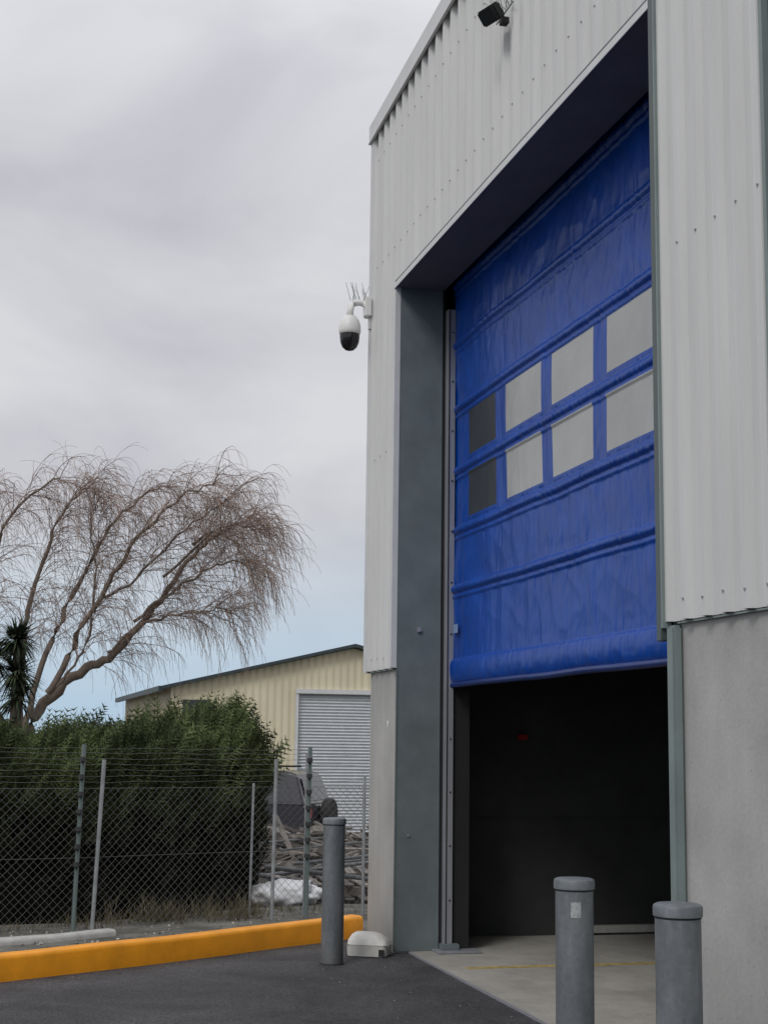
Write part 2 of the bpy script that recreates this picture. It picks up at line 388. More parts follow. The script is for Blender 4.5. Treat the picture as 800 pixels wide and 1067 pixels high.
for j in range(nz_-1):
    for i in range(nq-1):
        a=j*nq+i; fs.append((a,a+1,a+nq+1,a+nq))
        k=inwin(q0+(i+.5)*st,z0+(j+.5)*sz)
        mi.append(0 if k==0 else (2 if k==1 else 1))
cur=mesh('door_curtain',vs,fs,[M['vinyl'],M['win'],M['windark']],B,True,mi)
tb=Tubes(); tb.add([(q0+i*.2,T0-.015+.004*math.sin(i),z0-.008+noise.noise(Vector(((q0+i*.2)*1.2,0,2)))*.012) for i in range(25)],.024,.024,8,True)
tb.obj('curtain_bottom_edge',mat('vinyl_dark',(.008,.03,.16),rough=.4),B)
box('curtain_label',.13,.24,T0-.040,T0-.036,2.50,2.57,M['label'],B)
box('roll_housing',-.3,OW+.2,.49,.61,5.92,6.5,M['dark'],B)
mesh('warning_sticker',[(-.32,-.003,1.80),(-.24,-.003,1.80),(-.28,-.003,1.73)],[(0,2,1)],M['white'],B)

# ------------------------------------------------------------ security camera
def L2W(q,t,z):
    c,s=math.cos(RZ),math.sin(RZ); return (A[0]+q*c-t*s,A[1]+q*s+t*c,z)
C=empty('security_camera',L2W(-.83,-.063,5.43),RZ)
box('mount_box',-.05,.05,-.06,.0,-.08,.10,M['white'],C,bev=.01)
tb=Tubes(); tb.add([(0,-.05,.03),(0,-.08,.047),(0,-.12,.049),(0,-.155,.037),(0,-.178,.01),(0,-.187,-.03),(0,-.188,-.09)],.026,.032,14,True); tb.obj('gooseneck_arm',M['white'],C)
lathe('housing',[(.03,-.08),(.055,-.085),(.080,-.12),(.095,-.17),(.098,-.215),(.094,-.242),(.088,-.248)],M['white'],C,loc=(0,-.188,0))
lathe('lens_dome',[(.088,-.249),(.088,-.28),(.082,-.325),(.064,-.365),(.036,-.39),(.004,-.398)],M['smoke'],C,loc=(0,-.188,0))
tb=Tubes()
for i in range(12):
    a=R.uniform(-.5,.5); y=-.01-.016*i
    tb.add([(0,y,.06),(a*.12,y+R.uniform(-.06,.05),.06+R.uniform(.10,.19))],.0028,.002,3)
tb.obj('bird_spikes',M['fpost'],C)
box('junction_conduit',-.02,.02,-.02,0,-.19,-.08,M['flash'],C,bev=.004)
# ------------------------------------------------------------ floodlight
F=empty('wall_floodlight',L2W(2.80,-.057,6.37),RZ)
box('bracket',-.03,.03,-.05,0,-.02,.02,M['black'],F)
o=box('lamp_body',-.085,.085,-.055,.02,-.05,.06,M['black'],F,bev=.012); o.location=(0.02,-.11,0.03); o.rotation_euler=(.7,0,.35)
o=box('lamp_glass',-.07,.07,-.06,-.056,-.04,.05,M['glass'],F); o.location=(0.02,-.11,0.03); o.rotation_euler=(.7,0,.35)
tb=Tubes()
for i in range(14):
    x=-.16+i*.024
    tb.add([(x,-.02,.06),(x+R.uniform(-.05,.05),-.02+R.uniform(-.12,.0),.15+R.uniform(0,.07))],.0026,.002,3)
tb.add([(-.17,-.02,.06),(.16,-.02,.06)],.005,.005,4)
tb.obj('bird_spikes',M['fpost'],F)
# ------------------------------------------------------------ bollards
def bollard(x,y,h=1.06,r=.083):
    e=empty('bollard',(x,y,0),0)
    rz=R.uniform(0,6)
    o=lathe('post',[(r,-.05),(r,.3),(r,.7),(r,h-.045)],M['galv'],e,n=48); o.rotation_euler=(0,0,rz)
    o=lathe('cap',[(r+.002,h-.046),(r+.007,h-.044),(r+.007,h-.014),(r+.004,h-.005),(r-.006,h),(.03,h+.004),(.004,h+.005)],M['galv'],e,n=48); o.rotation_euler=(0,0,rz+1)
    lathe('weld_seam',[(r+.001,h-.052),(r+.003,h-.050),(r+.001,h-.047)],M['black'],e,n=48)
    lathe('base_sealant',[(r+.012,0),(r+.010,.006),(r+.001,.010)],M['black'],e,n=32)
    return e
bollard(-.377,11.33)
b2=bollard(.833,6.64)
b3=bollard(1.094,5.66,r=.085)
vs=[];fs=[]
for i in range(7):
    a=math.radians(-108+i*5)
    for z in (.90,.965): vs.append((.0845*math.cos(a),.0845*math.sin(a),z))
for i in range(6): fs.append((2*i,2*i+2,2*i+3,2*i+1))
mesh('sticker',vs,fs,M['labelp'],b2)
# ------------------------------------------------------------ bait station
K=empty('rodent_bait_station',(-.105,11.80,0),math.radians(-12))
def rr(z,w,d,rad,n=6,dx=0):
    out=[]
    for cx,cy,a0 in((w/2-rad,d/2-rad,0),(-w/2+rad,d/2-rad,90),(-w/2+rad,-d/2+rad,180),(w/2-rad,-d/2+rad,270)):
        for i in range(n):
            a=math.radians(a0+90*i/(n-1)); out.append((cx+rad*math.cos(a)+dx,cy+rad*math.sin(a),z))
    return out
def loft(name,rings,m,parent):
    vs=[p for r in rings for p in r]; n=len(rings[0]); fs=[]
    for k in range(len(rings)-1):
        for i in range(n):
            j=(i+1)%n; fs.append((k*n+i,k*n+j,(k+1)*n+j,(k+1)*n+i))
    fs.append(tuple(reversed(range(n)))); fs.append(tuple((len(rings)-1)*n+i for i in range(n)))
    o=mesh(name,vs,fs,m,parent,True)
    try:o.data.set_sharp_from_angle(angle=math.radians(45))
    except Exception:pass
    return o
loft('base',[rr(.005,.31,.24,.05),rr(.07,.32,.25,.05),rr(.085,.325,.255,.05)],M['whitedirty'],K)
loft('lid',[rr(.088,.315,.245,.05),rr(.12,.30,.23,.06,dx=-.005),rr(.155,.23,.17,.06,dx=-.02),rr(.172,.16,.11,.05,dx=-.03)],M['whitedirty'],K)
box('seam_gasket',-.155,.155,-.12,.12,.0855,.0875,M['black'],K)
box('entry_hole',.10,.145,-.1275,-.1245,.01,.06,M['black'],K)
# ------------------------------------------------------------ ground
def sm(x): x=max(0,min(1,x)); return x*x*(3-2*x)
FP=[Vector((-9,10.0)),Vector((-2.63,13.1)),Vector((-1.04,14.2)),Vector((1.8,15.6))]
def fence_y(x):
    for a,b in zip(FP[:-1],FP[1:]):
        if x<=b.x or b is FP[-1]: return a.y+(b.y-a.y)*(x-a.x)/(b.x-a.x)
def gz(x,y):
    d=(y-fence_y(max(-30,min(6,x))))
    z=-.02-.80*sm((d-.4)/6)
    if d>.6: z+=noise.noise(Vector((x*.5,y*.5,0)))*.06*min(1,d)
    return z
xs=[-3000,-800,-300,-120,-60,-40]+[-30+i*.8 for i in range(62)]+[22,30,60,120,300,800,3000]
ys=[-3000,-500,-100,-30,-10,0,4,8]+[9+i*.5 for i in range(60)]+[41,46,55,80,150,300,800,3000]
vs=[(x,y,gz(x,y)) for y in ys for x in xs]; nx=len(xs)
fs=[(j*nx+i,j*nx+i+1,(j+1)*nx+i+1,(j+1)*nx+i) for j in range(len(ys)-1) for i in range(nx-1)]
mesh('ground',vs,fs,M['ground'],None,True)
kp=[(-.17,12.84),(-.45,12.50),(-.77,12.18),(-1.2,11.68),(-1.725,11.12),(-2.15,10.70),(-2.60,10.26),(-3.4,9.5),(-5,8.1),(-8,5.6),(-14,1.0),(-30,-11)]
pav=[(x,y,.0) for x,y in kp]+[(-30,-40,0),(16,-40,0)]+[(*L2W(26,.3,0)[:2],0),(*L2W(-.85,.3,0)[:2],0)]
mesh('asphalt_pavement',pav,[tuple(range(len(pav)))],M['asphalt'])
def kerbmesh(name,path,w,h,m,z=0,seg=.25,off=0):
    P=[Vector(p) for p in path]; pts=[]
    for a,b in zip(P[:-1],P[1:]):
        n=max(1,int((b-a).length/seg))
        for i in range(n): pts.append(a+(b-a)*i/n)
    pts.append(P[-1])
    prof=[(0,-.06),(-.0,h-.03),(.012,h-.008),(.03,h),(w-.02,h),(w-.004,h-.008),(w,h-.03),(w,-.06)]
    vs=[];fs=[];n=len(prof)
    for i,p in enumerate(pts):
        d=(pts[min(i+1,len(pts)-1)]-pts[max(0,i-1)]).normalized(); nn=Vector((d.y,-d.x))
        for a,b in prof:
            jit=noise.noise(Vector((p.x*2,p.y*2,b*9+a)))*.006
            q=p-nn*(-(a+off))
            vs.append((q.x,q.y,z+b+jit))
    for i in range(len(pts)-1):
        for j in range(n-1): fs.append((i*n+j,(i+1)*n+j,(i+1)*n+j+1,i*n+j+1))
    fs.append(tuple(range(n))); fs.append(tuple(reversed([(len(pts)-1)*n+j for j in range(n)])))
    o=mesh(name,vs,fs,m,None,True)
    try:o.data.set_sharp_from_angle(angle=math.radians(50))
    except Exception:pass
    return o
kerbmesh('orange_kerb',kp,.15,.175,M['orange'])
kerbmesh('concrete_kerb',[(-2.25,12.85),(-2.6,12.47),(-3.0,12.18),(-4.5,11.3),(-9,9.1)],.14,.035,M['kerb'])
it=[]
for i in range(1100):
    x=R.uniform(-6,-.2); y=R.uniform(10,fence_y(x)+.2)
    ok=True
    for (ax,ay),(bx,by) in zip(kp[:-1],kp[1:]):
        if min(ax,bx)<=x<=max(ax,bx):
            yy=ay+(by-ay)*(x-ax)/(bx-ax); ok=y>yy+.3
    if ok: s=R.uniform(.008,.028); it.append(((x,y,-.015),(s,s*R.uniform(.6,1.2),s*.6),(R.random()*3,R.random()*3,R.random()*3)))
v,f=plates(it); mesh('gravel_stones',v,f,M['stone'])
it=[]
for i in range(150):
    q=R.uniform(-.9,9); t=-R.uniform(.05,1.0)**2*1.4; x,y,_=L2W(q,t,0); s=R.uniform(.003,.009)
    it.append(((x,y,.003),(s,s*.8,s*.5),(R.random()*3,R.random()*3,R.random()*3)))
v,f=plates(it); mesh('pavement_grit',v,f,M['stone'])
it=[]
for i in range(70):
    k=R.random()*5.5; a=kp[int(k)]; b=kp[int(k)+1]; f_=k-int(k); d=abs(R.gauss(0,.18))+.04
    x=a[0]+(b[0]-a[0])*f_+d*.7; y=a[1]+(b[1]-a[1])*f_-d*.7; s=R.uniform(.008,.02)
    it.append(((x,y,.006),(s,s*.45,.001),(R.gauss(0,.3),R.gauss(0,.3),R.random()*6)))
v,f=plates(it); mesh('fallen_leaves',v,f,M['deadleaf'])
# ------------------------------------------------------------ fence
FE=empty('chain_link_fence',(0,0,0))
def fpath(x): return Vector((x,fence_y(x),0))
wires=Tubes(); H=1.2; cell=.052
L_=[0];
for a,b in zip(FP[:-1],FP[1:]): L_.append(L_[-1]+(b-a).length)
def fs_(l,z):
    for i in range(3):
        if l<=L_[i+1] or i==2:
            a,b=FP[i],FP[i+1]; t=(l-L_[i])/(L_[i+1]-L_[i]); p=a+(b-a)*t
            wob=.015*math.sin(l*2.1)*math.sin(z*2.6)
            return Vector((p.x+wob*.4,p.y-wob,z+(gz(p.x,p.y)+.0)))
total=L_[-1]
l=-H
while l<total:
    for sgn in(1,-1):
        pts=[]
        for k in range(9):
            z=.02+H*k/8; ll=l+ (z if sgn==1 else H-z)
            if 0<=ll<=total: pts.append(fs_(ll,z)+Vector((.002*sgn,-.002*sgn,0)))
        if len(pts)>1: wires.add(pts,.0018,.0018,3)
    l+=cell*1.414
wires.obj('chain_mesh',M['galvw'],FE)
w2=Tubes()
for z in (.03,.62,1.21):
    w2.add([fs_(total*k/60,z) for k in range(61)],.002,.002,3)
for n,z in enumerate((1.27,1.32,1.37,1.42,1.47,1.52,1.56)):
    w2.add([fs_(total*k/60,z+.006*math.sin(k*1.7+n)-.004) for k in range(61)],.0018,.0018,3)
w2.obj('line_wires',M['galvw'],FE)
def post(x,h,r,m,lean=0,off=-.03,ins=False):
    p=fpath(x); g=-.15; T=Tubes()
    T.add([(p.x,p.y+off,g),(p.x+lean,p.y+off,h)],r,r,10,True); T.obj('fence_post',m,FE)
    if ins:
        I=Tubes()
        for k in range(7):
            z=.55+k*(h-.6)/6.5; xx=p.x+lean*z/h
            I.add([(xx-.0,p.y+off-.02,z-.018),(xx,p.y+off-.02,z+.018)],r*1.45,r*1.3,8,True)
        I.obj('insulators',M['black'],FE)
post(-2.66,1.57,.020,M['dgreen'],.03,ins=True)
post(-2.52,1.44,.018,M['fpost'],.05,off=-.01)
post(-1.04,1.45,.018,M['fpost'],.01)
post(-1.26,1.22,.012,M['fpost'],.01,off=.25)
post(-.73,1.57,.021,M['dgreen'],.01,ins=True)
post(-.76,1.5,.010,M['fpost'],.0,off=.1)
post(-.2,1.30,.016,M['fpost'],.0)
post(-5.2,1.5,.022,M['fpost'],.03)
post(-7.7,1.5,.022,M['fpost'],.03)
# ------------------------------------------------------------ hedge
H0=Vector((-9.5,11.9)); H1=Vector((-1.84,15.92)); HD=(H1-H0); HL=HD.length; HD.normalize(); HN=Vector((-HD.y,HD.x))
HG=-.55; AEND=HL+.50
def hprof(a):
    base=2.46-.36*sm((a-(HL-4.4))/2.8)+.09*noise.noise(Vector((a*.9,0,4)))+.10*noise.noise(Vector((a*2.3,0,8)))
    base+=.42*math.exp(-((a-(HL+.02))/.36)**2)
    return base
def hsurf(a,phi):
    h=hprof(a); w=.95
    endf=1.0
    if a>HL-.4: endf=math.sqrt(max(0,1-((a-(HL-.4))/.97)**2))
    cx=math.cos(phi); sx=math.sin(phi)
    e=.45
    px=math.copysign(abs(cx)**e,cx)*w*endf; pz=abs(sx)**.5*(h)*(.66+.34*endf)
    lump=.14*noise.noise(Vector((a*1.6,phi*1.5,2)))+.09*noise.noise(Vector((a*4,phi*4,7)))
    p=H0+HD*a
    return Vector((p.x+HN.x*(-px*(1+lump)),p.y+HN.y*(-px*(1+lump)),HG+pz*(1+lump*.6))), Vector((HN.x*-cx,HN.y*-cx,sx))
na,nphi=90,24; cv=[];cf=[]
for i in range(na+1):
    a=(HL+.38)*i/na
    for j in range(nphi+1):
        phi=math.pi*j/nphi; p,n=hsurf(a,phi); c=H0+HD*a
        cc=Vector((c.x,c.y,HG+.0)); q=cc+(p-cc)*.84; cv.append(q)
for i in range(na):
    for j in range(nphi):
        k=i*(nphi+1)+j; cf.append((k,k+1,k+nphi+2,k+nphi+1))
HE=empty('conifer_hedge',(0,0,0))
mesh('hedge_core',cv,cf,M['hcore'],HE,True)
def spray(pos,d,L0,vs,fs,n=7):
    d=d.normalized(); side=d.cross(Vector((R.uniform(-1,1),R.uniform(-1,1),R.uniform(-1,1)))).normalized()
    cur=Vector(pos); dd=d.copy()
    for k in range(n):
        f=k/n; stp=L0/n; nxt=cur+dd*stp
        wl=L0*.30*(1-f*.75)
        for s in(-1,1):
            tip=cur+dd*(wl*.9)+side*(s*wl)+Vector((R.uniform(-.01,.01),R.uniform(-.01,.01),R.uniform(-.015,.01)))
            b=len(vs); vs.extend([cur-dd*.005,cur+dd*.015,tip]); fs.append((b,b+1,b+2))
        cur=nxt; dd=(dd+Vector((0,0,.05))).normalized()
    b=len(vs); vs.extend([pos-side*.006,pos+side*.006,cur+dd*.03]); fs.append((b,b+1,b+2))
lv=[];lf=[]
for i in range(10500):
    a=R.uniform(3.0,AEND)
    phi=math.acos(R.uniform(-.35,1)) if R.random()<.75 else R.uniform(.0,2.3)
    phi=max(.02,phi)
    p,n=hsurf(a,phi)
    if p.z<.2 and R.random()<.5: continue
    p=p-n*R.uniform(.0,.24)
    d=n*.5+Vector((R.uniform(-.6,.6)+.3,R.uniform(-.5,.5),R.uniform(.2,1.0)))
    ln=R.uniform(.14,.32)
    if a>HL-.2:
        if p.z>1.0: d+=Vector((.5,0,.25))
        else: d.x-=.2; ln*=.7
    spray(p,d,ln,lv,lf)
for i in range(1600):
    a=R.uniform(3.0,AEND); p,n=hsurf(a,R.uniform(.8,2.0)); k=max(0,noise.noise(Vector((a*2.6,3,1)))*1.6+.15)
    d=Vector((R.uniform(-.2,1.0),R.uniform(-.3,.3),.75))
    if a>HL-.2: d.x+=.35
    spray(p-Vector((0,0,.08)),d,R.uniform(.16,.3)+.28*k,lv,lf,8)
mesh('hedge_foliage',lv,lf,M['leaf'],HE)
# ------------------------------------------------------------ dry grass
gv=[];gf=[]
for c in range(85):
    x=R.uniform(-2.5,-1.15) if c<36 else R.uniform(-5,-.3); y=fence_y(x)+R.uniform(.05,.75)
    hh=R.uniform(.10,.34) if c<36 else R.uniform(.05,.16)
    for k in range(18):
        bx=x+R.gauss(0,.08); by=y+R.gauss(0,.06); z=gz(bx,by)-.02
        h=hh*R.uniform(.4,1.1); dx=R.gauss(0,.4)*h; dy=R.gauss(0,.3)*h
        b=len(gv); gv.extend([(bx-.003,by,z),(bx+.003,by,z),(bx+dx*.4+.002,by+dy*.4,z+h*.65),(bx+dx*.4-.002,by+dy*.4,z+h*.65),(bx+dx,by+dy,z+h)])
        gf.append((b,b+1,b+2,b+3)); gf.append((b+3,b+2,b+4))
mesh('dry_grass',gv,gf,M['straw'])
# ------------------------------------------------------------ willow tree
def tp(a,b): return ((a-400)*.01965, 1.65+(770-b)*.0196)
WT=empty('bare_willow_tree',(-7.3,30,-.8))
OR=Vector((-7.3,30,-.8))
limbs=[
 [(22,905),(24,830),(30,770),(52,730),(85,700),(112,685),(140,650),(168,605),(195,570),(225,545),(250,532)],
 [(52,730),(78,680),(105,630),(128,590),(160,550),(195,522),(225,512)],
 [(30,770),(45,700),(66,640),(88,590),(112,545),(140,515),(165,505)],
 [(27,800),(24,700),(30,640),(45,580),(65,535),(90,510)],
 [(26,820),(0,740),(-18,650),(-5,580),(22,530),(60,505)],
 [(140,650),(175,622),(210,600),(240,590),(262,590)],
 [(112,685),(150,655),(190,645),(222,640),(240,645)],
 [(168,605),(205,570),(240,552),(268,555)],
 [(105,630),(140,610),(175,570),(210,540),(240,522)],
 [(26,820),(-30,740),(-70,640),(-60,560),(-20,515)],
 [(52,730),(80,700),(95,660),(100,600),(95,550),(105,525)],
 [(195,570),(220,560),(246,575),(262,605)],
]
rad=[.15,.07,.07,.075,.085,.035,.03,.03,.03,.085,.03,.03]
bk=Tubes(); tw=Tubes()
def catmull(P,n=5):
    out=[]
    for i in range(len(P)-1):
        p0=P[max(0,i-1)];p1=P[i];p2=P[i+1];p3=P[min(len(P)-1,i+2)]
        for k in range(n):
            t=k/n; out.append(.5*((2*p1)+(p2-p0)*t+(2*p0-5*p1+4*p2-p3)*t*t+(-p0+3*p1-3*p2+p3)*t**3))
    out.append(P[-1]); return out
def grow(p,d,L0,droop,n,wind=.03,jit=.09):
    pts=[p.copy()]; cur=p.copy(); d=d.normalized()
    for k in range(n):
        f=(k+1)/n
        d=(d+Vector((wind+R.gauss(0,jit),R.gauss(0,jit),-droop*(.3+f)+R.gauss(0,jit*.7)))).normalized()
        cur=cur+d*(L0/n); pts.append(cur.copy())
    return pts
for li,lm in enumerate(limbs):
    P=[]; yo=R.uniform(-1.2,1.2); 
    for k,(a,b) in enumerate(lm):
        X,Z=tp(a,b); P.append(Vector((X,30+yo*k/len(lm)*1.6,Z))-OR)
    C_=catmull(P); r0=rad[li]
    C_=[p+Vector((R.gauss(0,.028),R.gauss(0,.025),R.gauss(0,.028))) for p in C_]
    bk.add(C_,r0,.012,8)
    n=len(C_)
    start=int(n*(.45 if li==0 else .25))
    for k in range(start,n):
        f=k/n
        for rep in range(3):
            if R.random()<.24: continue
            tan=(C_[min(k+1,n-1)]-C_[max(k-1,0)]).normalized()
            d=tan*.55+Vector((R.uniform(-.45,.75),R.uniform(-.8,.8),R.uniform(-.4,.95)))
            s=grow(C_[k],d,R.uniform(.6,1.3)*(1.1-.35*f),.05+.10*f,7,.02,.13)
            tw.add(s,.009,.0045,3)
            for j in range(1,len(s)):
                for rr_ in range(2):
                    if R.random()<.26: continue
                    t2=(s[j]-s[j-1]).normalized()
                    d2=t2*.55+Vector((R.uniform(-.55,.65),R.uniform(-.7,.7),R.uniform(-.6,.55)))
                    low=s[j].z<(1.65+.8+170*.0196)
                    dr=R.uniform(.15,.6) if (f>.5 or low) else R.uniform(.0,.35)
                    u=grow(s[j],d2,R.uniform(.3,.8)*(1.4 if dr>.4 else 1),dr,7,.03,.10)
                    tw.add(u,.0042,.0025,3)
                    if R.random()<.30:
                        m=u[3]; u2=grow(m,(u[4]-u[3]).normalized()*.6+Vector((R.uniform(-.4,.5),R.uniform(-.4,.4),R.uniform(-.4,.3))),R.uniform(.25,.6),.30,5,.02)
                        tw.add(u2,.0034,.0024,3)
bk.obj('trunk_and_limbs',M['bark'],WT); tw.obj('twigs',M['twig'],WT,False)
# ------------------------------------------------------------ cabbage tree
CT=empty('cabbage_tree',(-4.60,18.6,-.8))
T=Tubes(); T.add([(0,0,0),(.03,0,1.2),(-.02,0,2.3),(0,0,3.5)],.10,.07,10); T.add([(-.02,0,2.3),(-.4,.1,2.9),(-.6,.1,3.6)],.06,.05,8); T.obj('trunk',M['bark'],CT)
cvv=[];cff=[]
for c,(cx,cy,cz,nn) in enumerate([(-.05,0,3.62,300),(-.6,.1,3.8,200),(-.02,-.05,3.2,260),(.0,0,2.9,160),(-.35,0,3.4,200)]):
    for i in range(nn):
        d=Vector((R.gauss(0,1),R.gauss(0,1),R.gauss(.15,.8))).normalized(); L0=R.uniform(.28,.50)
        sd=d.cross(Vector((0,0,1))).normalized()*.014
        p=Vector((cx,cy,cz)); m1=p+d*L0*.5; e=p+d*L0+Vector((0,0,-.10*R.random()-.03))
        b=len(cvv); cvv.extend([p-sd*.6,p+sd*.6,m1+sd,m1-sd,e]); cff.append((b,b+1,b+2,b+3)); cff.append((b+3,b+2,b+4))
mesh('leaves',cvv,cff,M['cabb'],CT)
# ------------------------------------------------------------ cream shed
S=empty('cream_shed',(-5.54,38.5,-.8),RZ)
W=9.6; Ls=14; EH=3.72; RH=4.85
RD0,RD1,RDH=3.33,6.4,3.62
gv=[(0,0,0),(0,RD0,0),(0,RD0,RDH),(0,RD1,RDH),(0,RD1,0),(0,W,0),(0,W,EH),(0,W/2,RH),(0,0,EH)]
mesh('gable_wall',gv,[tuple(range(9))],M['cream'],S)
creamx=corr('cream_cladding_side',(.50,.42,.28),1.6,'X')
mesh('side_wall',[(0,0,0),(-Ls,0,0),(-Ls,0,EH),(0,0,EH)],[(0,1,2,3)],creamx,S)
mesh('side_wall_far',[(0,W,0),(-Ls,W,0),(-Ls,W,EH),(0,W,EH)],[(3,2,1,0)],creamx,S)
mesh('back_gable',[(-Ls,0,0),(-Ls,W,0),(-Ls,W,EH),(-Ls,W/2,RH),(-Ls,0,EH)],[(0,1,2,3,4)],creamx,S)
for sgn in(0,1):
    y0=-.25 if sgn==0 else W+.25; z0_=EH-.06
    vs=[(.25,y0,z0_),(-Ls-.2,y0,z0_),(-Ls-.2,W/2,RH+.02),(.25,W/2,RH+.02),(.25,y0,z0_+.09),(-Ls-.2,y0,z0_+.09),(-Ls-.2,W/2,RH+.11),(.25,W/2,RH+.11)]
    mesh('roof_slope',vs,[(0,1,2,3),(7,6,5,4),(0,4,5,1),(1,5,6,2),(2,6,7,3),(3,7,4,0)],M['roofdark'],S)
box('gutter',-Ls,.1,-.36,-.25,EH-.12,EH+.02,M['roofdark'],S)
vs=[];fs=[];ns=44
for i in range(ns*4+1):
    z=RDH*i/(ns*4); x=-.06+.022*math.sin(i*math.pi/2)
    vs.append((x,RD0,z)); vs.append((x,RD1,z))
for i in range(ns*4): fs.append((2*i,2*i+1,2*i+3,2*i+2))
mesh('roller_door',vs,fs,M['roller'],S)
box('roller_door_frame',.003,.05,RD0-.08,RD0,0,RDH,M['flash'],S)
box('roller_door_lintel',.003,.07,RD0-.08,RD1,RDH,RDH+.12,M['flash'],S)
box('corner_trim',-.06,.03,-.03,.06,0,EH,M['cream'],S)
box('gable_window',.03,.05,.34,.92,2.90,3.34,M['glass'],S)
box('gable_window_frame',.003,.03,.28,.98,2.84,3.40,M['roofdark'],S)
box('side_window',-7,-4,-.04,-.003,2.1,3.2,M['brownwall'],S)
# ------------------------------------------------------------ parked car (4x4), nose to the left
CAR=empty('parked_car',(-3.42,30.5,-.80),math.radians(-16))
def extr(name,prof,y0,y1,m,parent,inset=0,bev=.03):
    bm=bmesh.new(); a=[bm.verts.new((x,y0+ (inset if z>1.1 else 0)*(z-1.1)/.7,z)) for x,z in prof]; b=[bm.verts.new((x,y1-(inset if z>1.1 else 0)*(z-1.1)/.7,z)) for x,z in prof]
    bm.faces.new(a); bm.faces.new(list(reversed(b))); n=len(a)
    for i in range(n): bm.faces.new((a[i],b[i],b[(i+1)%n],a[(i+1)%n]))
    bmesh.ops.recalc_face_normals(bm,faces=bm.faces[:])
    if bev: bmesh.ops.bevel(bm,geom=bm.edges[:],offset=bev,segments=2,affect='EDGES')
    me=bpy.data.meshes.new(name); bm.to_mesh(me); bm.free(); me.materials.append(m); 
    return link(bpy.data.objects.new(name,me),parent)
body=[(-2.3,.42),(-2.32,.85),(-2.2,1.02),(-1.15,1.14),(2.2,1.16),(2.27,.95),(2.28,.5),(1.85,.42),(1.78,.65),(1.5,.82),(1.2,.82),(.95,.65),(.88,.40),(-.95,.40),(-1.02,.65),(-1.25,.82),(-1.55,.82),(-1.8,.65),(-1.88,.42)]
extr('body',body,-.90,.90,M['carpaint'],CAR)
cab=[(-1.2,1.12),(-.55,1.72),(-.3,1.79),(1.75,1.81),(1.98,1.74),(2.19,1.14)]
extr('cabin',cab,-.86,.86,M['carpaint'],CAR,inset=.16,bev=.04)
for xs_ in ([(-.95,1.2),(-.5,1.66),(.1,1.7),(.1,1.2)],[(.2,1.2),(.2,1.7),(1.0,1.72),(1.0,1.2)],[(1.1,1.2),(1.1,1.72),(1.72,1.72),(1.92,1.22)]):
    for s in(-1,1):
        mesh('side_window',[(x,s*(.868-.16*(z-1.1)/.7),z) for x,z in xs_],[tuple(range(4))],M['glass'],CAR)
mesh('rear_window',[(2.175,-.66,1.24),(2.175,.66,1.24),(2.03,.6,1.68),(2.03,-.6,1.68)],[(0,1,2,3)],M['glass'],CAR)
mesh('windscreen',[(-1.16,-.72,1.18),(-1.16,.72,1.18),(-.62,.64,1.69),(-.62,-.64,1.69)],[(3,2,1,0)],M['glass'],CAR)
for s in(-1,1):
    box('tail_light',2.16,2.30,s*.80-.07,s*.80+.09,.92,1.12,M['red'],CAR,bev=.01)
    box('head_light',-2.34,-2.24,s*.7-.12,s*.7+.12,.75,.92,M['white'],CAR,bev=.01)
    for x in(-1.4,1.35):
        o=lathe('wheel',[(.2,-.12),(.34,-.12),(.375,-.08),(.375,.08),(.34,.12),(.2,.12)],M['tyre'],CAR,n=28); o.rotation_euler=(math.pi/2,0,0); o.location=(x,s*.78,.375)
        o=lathe('wheel_rim',[(.19,-.02),(.2,.0),(.06,.03)],M['fpost'],CAR,n=20); o.rotation_euler=(math.pi/2*(1 if s<0 else -1),0,0); o.location=(x,s*.90,.375)
    T=Tubes(); T.add([(-.2,s*.6,1.86),(1.6,s*.6,1.88)],.02,.02,6,True); T.obj('roof_rail',M['black'],CAR)
box('rear_bumper',2.24,2.40,-.85,.85,.45,.65,M['black'],CAR,bev=.03)
box('front_bumper',-2.44,-2.28,-.85,.85,.42,.66,M['black'],CAR,bev=.03)
o=lathe('spare_wheel',[(.1,-.09),(.30,-.09),(.33,-.05),(.33,.05),(.30,.09),(.1,.09)],M['tyre'],CAR,n=28); o.rotation_euler=(0,math.pi/2,0); o.location=(2.38,.1,.95)
# ------------------------------------------------------------ scrap pile
it=[]
for i in range(520):
    x=R.uniform(-2.2,1.2); y=R.uniform(19.5,24.5); z=-.78+R.random()**1.3*(1.14-.10*abs(y-22))
    if R.random()<.9: sz_=(R.uniform(.4,1.7),R.uniform(.025,.08),R.uniform(.02,.06))
    else: sz_=(R.uniform(.2,.4),R.uniform(.2,.5),R.uniform(.02,.10))
    it.append(((x,y,z),sz_,(R.gauss(0,.25),R.gauss(0,.28),R.uniform(-1.2,1.2))))
for s in range(4):
    cx=R.uniform(-1.6,.6); cy=R.uniform(17.5,19); n=R.randint(2,4)
    for k in range(n):
        for j in range(6): it.append(((cx+(j-2.5)*.18,cy,gz(cx,cy)+.14+k*.15),(.1,1.1,.02),(0,0,.1*s)))
        for j in(-.5,0,.5): it.append(((cx,cy+j,gz(cx,cy)+.07+k*.15),(1.1,.08,.09),(0,0,.1*s)))
v,f=plates(it); SP=empty('scrap_timber_pile'); mesh('timber',v,f,M['timber'],SP)
T=Tubes()
for i in range(38):
    x=R.uniform(-1.9,.5); y=R.uniform(17,22); z=R.uniform(-.5,.34); a=R.gauss(0,.6)
    T.add([(x,y,z),(x+1.4*math.cos(a),y+.8*math.sin(a),z+R.uniform(-.3,.2))],R.uniform(.010,.03),None,8,True)
T.obj('pipes',M['fpost'],SP)
WB=bpy.data.meshes.new('bag'); bm=bmesh.new(); bmesh.ops.create_icosphere(bm,subdivisions=4,radius=1)
